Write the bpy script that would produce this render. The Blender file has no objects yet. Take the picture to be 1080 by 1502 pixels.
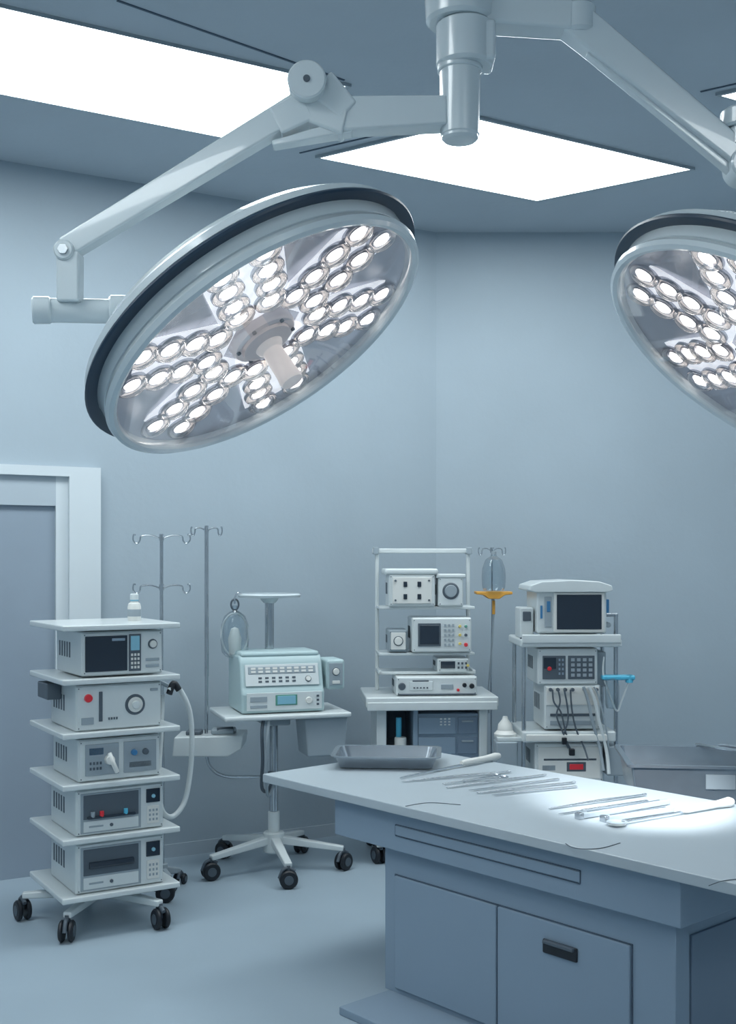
import bpy, bmesh, math, random
from mathutils import Vector, Matrix
random.seed(4)
scene = bpy.context.scene
try:
    scene.view_settings.view_transform = 'Standard'
    scene.view_settings.look = 'None'
except Exception:
    pass
F = 1700.0; EYE = 1.6; HOR = 820.0

# ------------------------------------------------------------ materials
def lin(c):
    return tuple((v/255/12.92 if v/255 <= .04045 else ((v/255+.055)/1.055)**2.4) for v in c)
def mat(name, rgb, rough=.5, metal=0., emis=None, es=0., bump=0., bscale=60, var=0., vscale=3., coat=0., alpha=1., trans=0.):
    m = bpy.data.materials.new(name); m.use_nodes = True
    nt = m.node_tree; b = nt.nodes['Principled BSDF']
    col = (*lin(rgb), 1)
    b.inputs['Base Color'].default_value = col
    b.inputs['Roughness'].default_value = rough
    b.inputs['Metallic'].default_value = metal
    b.inputs['Coat Weight'].default_value = coat
    b.inputs['Alpha'].default_value = alpha
    b.inputs['Transmission Weight'].default_value = trans
    if emis:
        b.inputs['Emission Color'].default_value = (*lin(emis), 1)
        b.inputs['Emission Strength'].default_value = es
    tc = nt.nodes.new('ShaderNodeTexCoord')
    if var > 0:
        n = nt.nodes.new('ShaderNodeTexNoise'); n.inputs['Scale'].default_value = vscale; n.inputs['Detail'].default_value = 4
        nt.links.new(tc.outputs['Object'], n.inputs['Vector'])
        r = nt.nodes.new('ShaderNodeValToRGB')
        l = lin(rgb)
        r.color_ramp.elements[0].position = .3; r.color_ramp.elements[1].position = .7
        r.color_ramp.elements[0].color = (*[v*(1-var) for v in l], 1)
        r.color_ramp.elements[1].color = (*[min(1, v*(1+var)) for v in l], 1)
        nt.links.new(n.outputs['Fac'], r.inputs['Fac']); nt.links.new(r.outputs['Color'], b.inputs['Base Color'])
        if emis and es < 2:
            mu = nt.nodes.new('ShaderNodeMath'); mu.operation = 'MULTIPLY_ADD'
            mu.inputs[1].default_value = es*var*5; mu.inputs[2].default_value = es*(1-var*2.5)
            nt.links.new(n.outputs['Fac'], mu.inputs[0]); nt.links.new(mu.outputs[0], b.inputs['Emission Strength'])
    if bump > 0:
        n2 = nt.nodes.new('ShaderNodeTexNoise'); n2.inputs['Scale'].default_value = bscale; n2.inputs['Detail'].default_value = 5
        nt.links.new(tc.outputs['Object'], n2.inputs['Vector'])
        bp = nt.nodes.new('ShaderNodeBump'); bp.inputs['Strength'].default_value = bump; bp.inputs['Distance'].default_value = .01
        nt.links.new(n2.outputs['Fac'], bp.inputs['Height']); nt.links.new(bp.outputs['Normal'], b.inputs['Normal'])
    return m
M = {}
M['wall'] = mat('painted_wall', (162,176,186), .75, var=.04, vscale=1.5, bump=.12, bscale=25)
M['ceil'] = mat('ceiling_paint', (176,187,196), .85, var=.05, vscale=1.2, bump=.2, bscale=18)
M['floor'] = mat('vinyl_floor', (156,173,185), .40, var=.03, vscale=2)
M['base'] = mat('baseboard_paint', (175,187,196), .5, var=.02)
M['frame'] = mat('door_frame_paint', (207,216,221), .5, var=.02)
M['door'] = mat('door_laminate', (144,158,172), .6, var=.03)
M['white'] = mat('white_enamel', (211,218,219), .30, var=.02, vscale=6, coat=.3)
M['white2'] = mat('warm_white_plastic', (223,224,220), .35, var=.02, vscale=6)
M['lampw'] = mat('lamp_enamel', (207,217,221), .22, coat=.5, var=.015)
M['grey'] = mat('grey_plastic', (152,164,172), .40, var=.03, vscale=8)
M['dgrey'] = mat('dark_grey_plastic', (82,93,103), .45, var=.03)
M['black'] = mat('black_rubber', (24,30,38), .45, var=.1)
M['gasket'] = mat('dark_gasket', (40,60,78), .35, var=.05)
M['screen'] = mat('dark_screen', (44,54,66), .12, var=.05)
M['teal'] = mat('teal_grey_plastic', (174,196,199), .4, var=.02)
M['steel'] = mat('polished_steel', (192,198,203), .2, metal=.9, var=.05, vscale=20)
M['sstain'] = mat('stainless_basin', (164,173,181), .24, metal=.8, var=.06, vscale=12)
M['table'] = mat('counter_top', (170,181,188), .34, var=.02, vscale=3)
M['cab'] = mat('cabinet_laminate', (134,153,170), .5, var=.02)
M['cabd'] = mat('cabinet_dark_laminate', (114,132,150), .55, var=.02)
M['groove'] = mat('shadow_gap', (78,94,110), .8, var=.02)
M['red'] = mat('red_button', (190,50,60), .3, emis=(200,30,40), es=.15)
M['blue'] = mat('blue_plastic', (62,122,168), .35, var=.05)
M['cyan'] = mat('cyan_plastic', (90,190,222), .3, var=.05)
M['orange'] = mat('orange_plastic', (220,160,70), .4, var=.05)
M['yellow'] = mat('yellow_label', (215,195,110), .4, var=.05)
M['green'] = mat('green_button', (90,150,135), .4, var=.05)
M['lcd'] = mat('lcd_display', (110,160,180), .2, emis=(120,170,190), es=.2)
M['refl'] = mat('lamp_reflector', (168,171,178), .22, metal=.65, var=.12, vscale=4, emis=(130,136,146), es=.24)
M['pod'] = mat('led_pod', (225,227,230), .2, emis=(238,240,245), es=.95, var=.16, vscale=24, bump=.9, bscale=40)
M['lring'] = mat('lens_ring', (165,168,176), .1, metal=.85, var=.15, vscale=40, emis=(170,172,182), es=.06)
M['lbowl'] = mat('lens_bowl', (225,222,222), .15, emis=(255,240,228), es=.80, var=.24, vscale=80, bump=.6, bscale=50)
M['lbulb'] = mat('lens_bulb', (255,255,255), .2, emis=(255,249,242), es=6.)
M['panel'] = mat('light_panel', (240,245,244), .5, emis=(240,248,250), es=10.2)
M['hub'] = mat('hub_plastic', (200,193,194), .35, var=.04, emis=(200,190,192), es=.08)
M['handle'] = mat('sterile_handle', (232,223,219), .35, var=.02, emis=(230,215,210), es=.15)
def clear(name, col, fac, rough=.08):
    m = bpy.data.materials.new(name); m.use_nodes = True; nt = m.node_tree
    nt.nodes.remove(nt.nodes['Principled BSDF']); out = nt.nodes['Material Output']
    t = nt.nodes.new('ShaderNodeBsdfTransparent'); t.inputs[0].default_value = (*lin(col), 1)
    g = nt.nodes.new('ShaderNodeBsdfGlossy'); g.inputs['Roughness'].default_value = rough
    lw = nt.nodes.new('ShaderNodeLayerWeight'); lw.inputs['Blend'].default_value = fac
    mx = nt.nodes.new('ShaderNodeMixShader')
    nt.links.new(lw.outputs['Facing'], mx.inputs[0]); nt.links.new(t.outputs[0], mx.inputs[1]); nt.links.new(g.outputs[0], mx.inputs[2])
    nt.links.new(mx.outputs[0], out.inputs['Surface']); return m
M['glass'] = clear('clear_plastic', (236,242,245), .35)
M['dome'] = clear('lens_dome_glass', (250,249,248), .42, .05)
M['cover'] = clear('lamp_cover_glass', (250,250,252), .18, .03)

# ------------------------------------------------------------ geometry helpers
def link(name, bm, m, parent=None, mx=None, smooth=True, wn=False):
    bmesh.ops.recalc_face_normals(bm, faces=bm.faces)
    me = bpy.data.meshes.new(name); bm.to_mesh(me); bm.free()
    if smooth:
        for p in me.polygons: p.use_smooth = True
        me.set_sharp_from_angle(angle=math.radians(50 if wn else 32))
    o = bpy.data.objects.new(name, me); scene.collection.objects.link(o)
    me.materials.append(M[m] if isinstance(m, str) else m)
    if parent: o.parent = parent
    if mx is not None: o.matrix_local = mx
    if wn:
        md = o.modifiers.new('weighted_normal', 'WEIGHTED_NORMAL'); md.keep_sharp = True
    return o
def bm_lathe(bm, prof, mx, seg=32):
    rings = []
    for r, z in prof:
        if r < 1e-6: rings.append([bm.verts.new(mx @ Vector((0, 0, z)))])
        else: rings.append([bm.verts.new(mx @ Vector((r*math.cos(2*math.pi*i/seg), r*math.sin(2*math.pi*i/seg), z))) for i in range(seg)])
    for a, b in zip(rings, rings[1:]):
        for i in range(seg):
            j = (i+1) % seg
            if len(a) == 1 and len(b) == 1: continue
            if len(a) == 1: bm.faces.new((a[0], b[i], b[j]))
            elif len(b) == 1: bm.faces.new((a[i], b[0], a[j]))
            else: bm.faces.new((a[i], b[i], b[j], a[j]))
def zto(d):
    return Vector(d).normalized().to_track_quat('Z', 'Y').to_matrix().to_4x4()
def catmull(p, n=8, closed=False):
    p = [Vector(q) for q in p]
    if len(p) < 3: return p
    out = []; N = len(p); rng = N if closed else N-1
    for i in range(rng):
        if closed: a, b, c, d = p[i-1], p[i], p[(i+1) % N], p[(i+2) % N]
        else: a, b, c, d = p[max(i-1, 0)], p[i], p[i+1], p[min(i+2, N-1)]
        for k in range(n):
            t = k/n
            out.append(.5*((2*b)+(c-a)*t+(2*a-5*b+4*c-d)*t*t+(3*b-a-3*c+d)*t**3))
    if not closed: out.append(p[-1])
    return out

class G:
    def __init__(s, name, loc=(0, 0, 0), yaw=0, parent=None, mx=None):
        s.e = bpy.data.objects.new(name, None); scene.collection.objects.link(s.e)
        s.e.empty_display_size = .1
        if parent: s.e.parent = parent.e
        s.e.matrix_local = mx if mx is not None else Matrix.Translation(loc) @ Matrix.Rotation(math.radians(yaw), 4, 'Z')
    def bx(s, name, x0, x1, y0, y1, z0, z1, m, bev=.004, seg=2, mx=None):
        bm = bmesh.new(); bmesh.ops.create_cube(bm, size=1)
        sx, sy, sz = abs(x1-x0), abs(y1-y0), abs(z1-z0)
        bmesh.ops.scale(bm, vec=(sx, sy, sz), verts=bm.verts)
        bv = min(bev, .45*min(sx, sy, sz))
        if bv > 0: bmesh.ops.bevel(bm, geom=list(bm.edges), offset=bv, segments=seg, affect='EDGES', profile=.5)
        T = Matrix.Translation(((x0+x1)/2, (y0+y1)/2, (z0+z1)/2))
        return link(name, bm, m, s.e, (mx @ T) if mx is not None else T, wn=True)
    def cyl(s, name, p0, p1, r, m, r2=None, seg=28, bev=.0):
        p0, p1 = Vector(p0), Vector(p1); L = (p1-p0).length; r2 = r if r2 is None else r2
        b = bev if bev else min(r, r2, L)*.12
        bm = bmesh.new()
        bm_lathe(bm, [(0, 0), (r-b, 0), (r, b), (r2, L-b), (r2-b, L), (0, L)], Matrix.Identity(4), seg)
        return link(name, bm, m, s.e, Matrix.Translation(p0) @ zto(p1-p0))
    def lathe(s, name, prof, m, loc=(0, 0, 0), d=(0, 0, 1), seg=40):
        bm = bmesh.new(); bm_lathe(bm, prof, Matrix.Identity(4), seg)
        return link(name, bm, m, s.e, Matrix.Translation(loc) @ zto(d))
    def tube(s, name, pts, r, m, seg=10, closed=False, n=8, smooth=True, r_end=None):
        P = catmull(pts, n, closed) if smooth else [Vector(q) for q in pts]
        bm = bmesh.new(); N = len(P); rings = []; up = None
        for i, p in enumerate(P):
            if closed: t = P[(i+1) % N]-P[i-1]
            else: t = P[min(i+1, N-1)]-P[max(i-1, 0)]
            t.normalize()
            if up is None: up = t.orthogonal().normalized()
            else:
                up = (up-t*up.dot(t)); up.normalize()
            bn = t.cross(up); rr = r if r_end is None else r+(r_end-r)*i/(N-1)
            rings.append([bm.verts.new(p+(up*math.cos(2*math.pi*k/seg)+bn*math.sin(2*math.pi*k/seg))*rr) for k in range(seg)])
        pairs = list(zip(rings, rings[1:]))
        if closed: pairs.append((rings[-1], rings[0]))
        for a, b in pairs:
            for k in range(seg):
                j = (k+1) % seg; bm.faces.new((a[k], a[j], b[j], b[k]))
        if not closed: bm.faces.new(rings[0]); bm.faces.new(rings[-1][::-1])
        return link(name, bm, m, s.e)
    def beam(s, name, p0, p1, w0, h0, m, w1=None, h1=None, up=(0, 0, 1), bev=.006, seg=3):
        p0, p1 = Vector(p0), Vector(p1); w1 = w0 if w1 is None else w1; h1 = h0 if h1 is None else h1
        t = (p1-p0).normalized(); u = Vector(up); u = (u-t*u.dot(t)).normalized(); v = t.cross(u)
        bm = bmesh.new(); A = []; B = []
        for a, b in ((-1, -1), (1, -1), (1, 1), (-1, 1)):
            A.append(bm.verts.new(p0+v*a*w0/2+u*b*h0/2)); B.append(bm.verts.new(p1+v*a*w1/2+u*b*h1/2))
        bm.faces.new(A[::-1]); bm.faces.new(B)
        for i in range(4): bm.faces.new((A[i], A[(i+1) % 4], B[(i+1) % 4], B[i]))
        bm.normal_update()
        bmesh.ops.bevel(bm, geom=list(bm.edges), offset=min(bev, .4*min(w0, h0, w1, h1)), segments=seg, affect='EDGES', profile=.5)
        return link(name, bm, m, s.e, wn=True)
    def prism(s, name, poly, x0, x1, m, bev=.006, seg=2, axis='x', mx=None):
        """extrude 2-D outline; axis x: poly=(y,z); axis y: poly=(x,z); axis z: poly=(x,y)"""
        bm = bmesh.new()
        def V(a, b, t):
            return {'x': (t, a, b), 'y': (a, t, b), 'z': (a, b, t)}[axis]
        A = [bm.verts.new(V(a, b, x0)) for a, b in poly]; B = [bm.verts.new(V(a, b, x1)) for a, b in poly]
        bm.faces.new(A); bm.faces.new(B[::-1])
        for i in range(len(poly)): bm.faces.new((A[i], B[i], B[(i+1) % len(poly)], A[(i+1) % len(poly)]))
        bmesh.ops.recalc_face_normals(bm, faces=bm.faces)
        if bev: bmesh.ops.bevel(bm, geom=list(bm.edges), offset=bev, segments=seg, affect='EDGES', profile=.5)
        return link(name, bm, m, s.e, mx, wn=True)
    def dev(s, name, x0, x1, y0, y1, z0, z1, m='white', bev=.008, rim=True):
        s.bx(name+'_housing', x0, x1, y0, y1, z0, z1, m, bev)
        if rim: s.bx(name+'_fascia', x0+.006, x1-.006, y0-.006, y0+.01, z0+.006, z1-.006, m, .003)
        bm = bmesh.new()      # ventilation slots on both flanks, joined in one mesh
        d = y1-y0
        for k in range(5):
            for xs in (x0, x1):
                r = bmesh.ops.create_cube(bm, size=1)['verts']
                bmesh.ops.scale(bm, vec=(.003, d*.045, (z1-z0)*.35), verts=r)
                bmesh.ops.translate(bm, vec=(xs, y0+d*(.45+.1*k), z0+(z1-z0)*.55), verts=r)
        link(name+'_vents', bm, 'dgrey', s.e, None, False)
        f = Face(s, name, x0, x1, z0, z1, y0-(.006 if rim else 0))
        w, h = x1-x0, z1-z0
        for u in (.012/w, 1-.012/w):
            for v in (.014/h, 1-.014/h): f.knob(u, v, .0028, 'dgrey', .002, 'screw')
        return f
    def caster(s, i, x, y, r=.042, yaw=0, top=.1):
        c, sn = math.cos(yaw), math.sin(yaw)
        for k in (-1, 1):
            a = Vector((x+c*.010*k, y+sn*.010*k, r)); b = Vector((x+c*.030*k, y+sn*.030*k, r))
            s.cyl('caster_%d_wheel_%d' % (i, (k+3)//2), a, b, r, 'black', bev=.006)
            s.cyl('caster_%d_cap_%d' % (i, (k+3)//2), b, b+(b-a)*.12, r*.5, 'dgrey')
        s.tube('caster_%d_hood' % i, [(x-sn*r*1.0, y+c*r*1.0, r*1.1), (x-sn*r*.6, y+c*r*.6, r*1.95), (x, y, r*2.15), (x+sn*r*.7, y-c*r*.7, r*1.8)], .009, 'dgrey')
        s.cyl('caster_%d_stem' % i, (x, y, r), (x, y, top), .009, 'dgrey')
    def star(s, R, n=5, a0=0, hub=.13, end=.115, m='white', r=.042, w=.05):
        s.cyl('base_hub', (0, 0, end-.02), (0, 0, hub+.035), min(.055, R*.3), m)
        for i in range(n):
            a = a0+2*math.pi*i/n
            p = (R*math.cos(a), R*math.sin(a), end)
            s.beam('base_leg_%d' % (i+1), (0, 0, hub), p, w, .042, m, w1=w*.75, h1=.026)
            s.caster(i+1, p[0], p[1], r, random.random()*3, end)

class Face:
    def __init__(s, g, n, x0, x1, z0, z1, y):
        s.g, s.n, s.x0, s.x1, s.z0, s.z1, s.y, s.i = g, n, x0, x1, z0, z1, y, 0
    def nm(s, t):
        s.i += 1; return '%s_%s_%d' % (s.n, t, s.i)
    def X(s, u): return s.x0+(s.x1-s.x0)*u
    def Z(s, v): return s.z0+(s.z1-s.z0)*v
    def rect(s, u0, u1, v0, v1, m, th=.005, t='panel'):
        s.g.bx(s.nm(t), s.X(u0), s.X(u1), s.y-th, s.y+.002, s.Z(v0), s.Z(v1), m, .002); return s
    def knob(s, u, v, r, m, th=.012, t='knob'):
        s.g.cyl(s.nm(t), (s.X(u), s.y+.002, s.Z(v)), (s.X(u), s.y-th, s.Z(v)), r, m, r2=r*.88); return s
    def dial(s, u, v, r, m='dgrey', m2='white2'):
        s.knob(u, v, r, m, .006, 'dial_ring'); s.knob(u, v, r*.78, m2, .012, 'dial'); return s
    def grid(s, u0, u1, v0, v1, nu, nv, m, fill=.6, th=.005):
        du, dv = (u1-u0)/nu, (v1-v0)/nv
        bm = bmesh.new()
        for i in range(nu):
            for j in range(nv):
                cx = s.X(u0+du*(i+.5)); cz = s.Z(v0+dv*(j+.5))
                w = abs(s.X(du)-s.X(0))*fill; h = abs(s.Z(dv)-s.Z(0))*fill
                r = bmesh.ops.create_cube(bm, size=1)['verts']
                bmesh.ops.scale(bm, vec=(w, th*2, h), verts=r); bmesh.ops.translate(bm, vec=(cx, s.y, cz), verts=r)
        link(s.nm('buttons'), bm, m, s.g.e, None, False); return s

def pt(px, py, D):
    return Vector(((px-540)*D/F, D, EYE-(py-HOR)*D/F))

# ------------------------------------------------------------ room
H = 3.59
C = Vector((.415, 7.06)); W = Vector((-.870, -.494)).normalized(); NI = Vector((.494, -.870)).normalized()
Lp = C+W*5.3
poly = [C, Lp, Vector((Lp.x, -1.8)), Vector((3.4, -1.8)), Vector((3.4, 7.06))]
def slab(name, pts, z0, z1, m):
    bm = bmesh.new()
    A = [bm.verts.new((p[0], p[1], z0)) for p in pts]; B = [bm.verts.new((p[0], p[1], z1)) for p in pts]
    bm.faces.new(A); bm.faces.new(B[::-1])
    for i in range(len(pts)): bm.faces.new((A[i], B[i], B[(i+1) % len(pts)], A[(i+1) % len(pts)]))
    return link(name, bm, m, smooth=False)
slab('floor', poly, -.1, 0, 'floor')
slab('ceiling', poly, H, H+.1, 'ceil')
for nm, i in (('wall_left', 0), ('wall_side', 1), ('wall_rear', 2), ('wall_right', 3), ('wall_back', 4)):
    a, b = poly[i], poly[(i+1) % 5]; d = (b-a).normalized(); n = Vector((d.y, -d.x))
    cen = Vector((0, 2.5))
    if n.dot(a-cen) < 0: n = -n
    slab(nm, [a, b, b+n*.12, a+n*.12], -.1, H+.1, 'wall')
def wallbox(name, a0, a1, t0, t1, z0, z1, m, parent=None):
    q = [C+W*a0+NI*t0, C+W*a1+NI*t0, C+W*a1+NI*t1, C+W*a0+NI*t1]
    o = slab(name, q, z0, z1, m)
    if parent: o.parent = parent.e
    return o
wallbox('baseboard_left', .02, 2.09, 0, .012, 0, .07, 'base')
wallbox('baseboard_left.001', 3.55, 5.28, 0, .012, 0, .07, 'base')
slab('baseboard_back', [(C.x+.02, 7.06), (3.4, 7.06), (3.4, 7.045), (C.x+.02, 7.045)], 0, .07, 'base')
dg = G('door_1')
wallbox('leaf', 2.32, 3.28, 0, .015, .0, 1.87, 'door', dg)
for k, (a0, a1) in enumerate(((2.095, 2.258), (3.342, 3.505))): wallbox('casing_side_%d' % (k+1), a0, a1, 0, .06, 0, 2.07, 'frame', dg)
wallbox('casing_head', 2.258, 3.342, 0, .06, 2.02, 2.07, 'frame', dg)
for k, (a0, a1) in enumerate(((2.258, 2.32), (3.28, 3.342))): wallbox('jamb_side_%d' % (k+1), a0, a1, 0, .035, 0, 2.02, 'frame', dg)
wallbox('jamb_head', 2.32, 3.28, 0, .035, 1.87, 2.02, 'base', dg)

# ceiling light panels, then three added fill panels out of view
def cpt(px, py):
    D = F*(H-EYE)/(HOR-py); return Vector(((px-540)*D/F, D))
def cpanel(q, i):
    g = G('ceiling_or_fill_panel' if i == 0 else 'ceiling_or_fill_panel.%03d' % i)
    q = [Vector(p) for p in q]; c = sum(q, Vector((0, 0)))/4
    o = slab('diffuser', q, H-.012, H-.002, 'panel'); o.parent = g.e
    for k in range(4):
        a, b = q[k], q[(k+1) % 4]; oa = a+(a-c).normalized()*.025; ob = b+(b-c).normalized()*.025
        o = slab('frame_%d' % (k+1), [a, b, ob, oa], H-.014, H-.001, 'grey'); o.parent = g.e
    return q
p2 = [cpt(470, 228), cpt(788, 291), cpt(1013, 245), cpt(705, 172)]
cpanel(p2, 0)
cpanel([cpt(-500, -109), cpt(507, 122), cpt(375, 207), cpt(-500, 35)], 1)
off = cpt(1058, 136)-cpt(470, 228)
cpanel([p+off for p in p2], 2)
cpanel([(-2.6, 1.2), (-1.2, 1.2), (-1.2, 2.1), (-2.6, 2.1)], 3)  # added fill panel, out of view, to light the equipment fronts
cpanel([(-2.0, -1.2), (-.6, -1.2), (-.6, -.3), (-2.0, -.3)], 4)  # added fill panel behind the camera, lights the fronts
cpanel([(1.2, -.9), (2.6, -.9), (2.6, 0), (1.2, 0)], 5)  # second added fill panel behind the camera
for i, (a, b) in enumerate((((172, 0), (505, 117)), ((440, 224), (560, 196)), ((1028, 134), (1090, 120)))):
    A, B = cpt(*a), cpt(*b); n = Vector((-(B-A).y, (B-A).x)).normalized()*.005
    slab('trim_%d' % (i+1), [A-n, B-n, B+n, A+n], H-.004, H-.0005, 'groove')

# ------------------------------------------------------------ surgical lights
def lamp_head(par, name, cen, nrm, R, spin, grip=.128):
    n = Vector(nrm).normalized()
    xa = Vector((n.z*-1, 0, n.x)).normalized() if abs(n.z) > .1 else Vector((1, 0, 0))
    xa = (xa-n*xa.dot(n)).normalized(); ya = n.cross(xa)
    mx = Matrix((xa, ya, n)).transposed().to_4x4(); mx.translation = cen
    mx = mx @ Matrix.Rotation(spin, 4, 'Z')
    h = G(name, parent=par, mx=mx)
    k = R
    h.lathe('front_rim', [(k*.935, -.024), (k*.935, -.004), (k*.948, .005), (k*.97, .009), (k*.992, .004), (k*1.0, -.008), (k*.985, -.020), (k*.935, -.026)], 'lampw', seg=96)
    h.lathe('rim_body', [(k*.96, -.018), (k*.985, -.024), (k*.99, -.055), (k*.98, -.064)], 'lampw', seg=96)
    h.lathe('gasket_ring', [(k*.985, -.052), (k*1.03, -.051), (k*1.050, -.052), (k*1.056, -.057), (k*1.048, -.063), (k*.985, -.064), (k*.985, -.052)], 'gasket', seg=96)
    h.lathe('rear_housing', [(k*.95, -.030), (k*.965, -.05), (k*.985, -.063), (k*1.025, -.070), (k*1.02, -.086), (k*.95, -.112), (k*.78, -.134), (k*.45, -.148), (0, -.152)], 'lampw', seg=96)
    h.lathe('reflector_dish', [(k*.937, -.020), (k*.8, -.034), (k*.4, -.044), (0, -.046)], 'refl', seg=96)
    h.lathe('cover_glass', [(k*.935, -.002), (k*.5, .002), (k*.22, .003)], 'cover', seg=64)
    bmp, bmr, bmb, bml, bmd = bmesh.new(), bmesh.new(), bmesh.new(), bmesh.new(), bmesh.new()
    for a in range(6):
        ang = a*math.pi/3; Rz = Matrix.Rotation(ang, 4, 'Z')
        pl = [(.22, -.12), (.22, .12), (.38, .215), (.885, .240), (.925, .0), (.885, -.240), (.38, -.215)]
        A = [bmp.verts.new(Rz @ Vector((x*k, y*k, -.034))) for x, y in pl]; B = [bmp.verts.new(Rz @ Vector((x*k, y*k, -.030))) for x, y in pl]
        bmp.faces.new(B)
        for i in range(len(pl)): bmp.faces.new((A[i], B[i], B[(i+1) % len(pl)], A[(i+1) % len(pl)]))
        for (rr, yy) in ((.340, -.100), (.340, .100), (.505, -.116), (.495, .116), (.668, -.120), (.655, .120), (.830, -.120), (.820, .120)):
            jx = (random.random()-.5)*.03; jy = (random.random()-.5)*.016
            T = Rz @ Matrix.Translation(((rr+jx)*k, (yy+jy)*k, -.031))
            q = .097*k
            bm_lathe(bmr, [(q, 0), (q*1.0, .009), (q*.98, .011), (q*.95, .010), (q*.93, .002)], T, 28)
            bm_lathe(bmb, [(q*.94, .006), (q*.80, .002), (q*.6, .001), (q*.44, .002)], T, 28)
            bm_lathe(bmr, [(q*.64, .001), (q*.63, .007), (q*.60, .009), (q*.57, .008), (q*.55, .002)], T, 24)
            T2 = T @ Matrix.Translation(((random.random()-.5)*q*.12, (random.random()-.5)*q*.12, 0))
            bm_lathe(bml, [(q*.50, .002), (q*.46, .008), (q*.28, .014), (0, .016)], T2, 18)
            bm_lathe(bmd, [(q*.92, .008), (q*.84, .016), (q*.64, .022), (q*.36, .026), (0, .027)], T, 24)
    link('led_pods', bmp, 'pod', h.e, None, False); link('lens_rings', bmr, 'lring', h.e)
    link('lens_bowls', bmb, 'lbowl', h.e); link('lens_bulbs', bml, 'lbulb', h.e); link('lens_domes', bmd, 'dome', h.e)
    h.lathe('hub_ring', [(k*.20, -.045), (k*.20, -.022), (k*.188, -.014), (k*.155, -.012), (k*.15, -.018)], 'hub', seg=48)
    h.lathe('hub_cap', [(k*.155, -.020), (k*.15, -.004), (k*.12, .001), (k*.07, .003), (0, .003)], 'hub', seg=48)
    for i in range(6):
        a = i*math.pi/3+.3
        h.cyl('hub_screw_%d' % (i+1), (k*.175*math.cos(a), k*.175*math.sin(a), -.014), (k*.175*math.cos(a), k*.175*math.sin(a), -.008), .005, 'dgrey', seg=12)
    h.lathe('handle_grip', [(.036, .0), (.032, .010), (.025, .018), (.0265, grip-.03), (.029, grip-.012), (.027, grip-.003), (.012, grip), (0, grip)], 'handle', seg=32)
    return h
D1 = 2.75
L1 = G('surgical_light')
Rm = .416
c1 = pt(394, 506, 2.70)
hd = lamp_head(L1, 'lamp_head', c1, (.524, -.219, -.8145), Rm, math.radians(24), .112)
def q(px, py, D=D1): return pt(px, py, D)
s1 = D1/F
hx = q(675, 0).x
L1.cyl('ceiling_flange', (hx, D1, H), (hx, D1, H-.05), .13, 'lampw', seg=40)
L1.cyl('ceiling_column', (hx, D1, H-.04), (hx, D1, q(0, 10).z), .045, 'lampw')
L1.cyl('hub_upper', q(675, 36), q(675, -6), 50*s1, 'lampw', r2=52*s1, seg=48, bev=.008)
L1.cyl('hub_collar', q(682, 100), q(682, 34), 42*s1, 'lampw', seg=48, bev=.008)
L1.bx('hub_side_cover', q(690, 0).x, q(725, 0).x, D1-.05, D1+.05, q(0, 98).z, q(0, 40).z, 'lampw', .010, 3)
L1.cyl('hub_neck', q(675, 106), q(675, 92), 33*s1, 'lampw', seg=48)
L1.cyl('hub_spindle', q(675, 200), q(675, 100), 28.5*s1, 'lampw', r2=30*s1, seg=48, bev=.003)
L1.cyl('hub_spindle_cap', q(675, 207), q(675, 196), 27*s1, 'lampw', seg=48, bev=.006)
L1.beam('arm_horizontal', q(655, 168), q(500, 172), .07, 42*s1, 'lampw', w1=.06, h1=50*s1, bev=.006)
L1.beam('arm_fairing', q(510, 175), q(425, 155), .07, 60*s1, 'lampw', w1=.055, h1=36*s1, bev=.008)
L1.beam('arm_fairing_lower', q(515, 188), q(400, 214), .05, 20*s1, 'lampw', w1=.04, h1=8*s1, bev=.004)
L1.beam('joint_cheek', q(470, 128), q(512, 170), .07, 48*s1, 'lampw', w1=.07, h1=36*s1, bev=.008)
pj = q(452, 131)
L1.cyl('elbow_disc', pj+Vector((0, .045, 0)), pj+Vector((0, -.062, 0)), 28*s1, 'lampw', seg=48, bev=.004)
L1.cyl('elbow_pin', pj+Vector((0, -.06, 0)), pj+Vector((0, -.066, 0)), 5*s1, 'dgrey', seg=20)
L1.beam('arm_spring', q(440, 158), q(97, 367), .055, 38*s1, 'lampw', w1=.05, h1=31*s1, bev=.006)
L1.beam('arm_spring_sleeve', q(452, 160), q(405, 184), .062, 46*s1, 'lampw', w1=.06, h1=42*s1, bev=.006)
pe = q(98, 371)
L1.cyl('wrist_disc', pe+Vector((0, .032, 0)), pe+Vector((0, -.034, 0)), 15*s1, 'lampw', seg=36, bev=.004)
L1.cyl('wrist_bolt', pe+Vector((0, -.034, 0)), pe+Vector((0, -.040, 0)), 8*s1, 'steel', seg=6)
L1.beam('wrist_post', q(103, 372), q(103, 445), 34*s1, 34*s1, 'lampw', w1=33*s1, h1=33*s1, up=(0, 1, 0), bev=.006)
L1.cyl('yoke_tube', q(60, 455), q(235, 458, D1+.06), 18*s1, 'lampw', seg=36)
L1.cyl('yoke_end_cap', q(47, 455, D1-.01), q(75, 455, D1), 20*s1, 'lampw', seg=36)
L1.cyl('yoke_flange', q(160, 456, D1+.03), q(190, 456, D1+.04), 23*s1, 'lampw', seg=36)
L2 = G('surgical_light.001')
D2 = 2.8; s2 = D2/F
L2.beam('arm_horizontal', q(640, 20), q(838, 30), .085, 34*s1, 'lampw', w1=.075, h1=42*s1, bev=.008)
L2.cyl('elbow', q(848, 52), q(848, 8), 26*s1, 'lampw', seg=40, bev=.008)
L2.beam('arm_spring', q(838, 30), q(1090, 236), .06, 50*s1, 'lampw', w1=.055, h1=36*s1, bev=.007)
L2.beam('arm_spring_edge', q(862, 78), q(1080, 258), .03, 10*s1, 'lampw', w1=.03, h1=10*s1, bev=.003)
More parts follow.
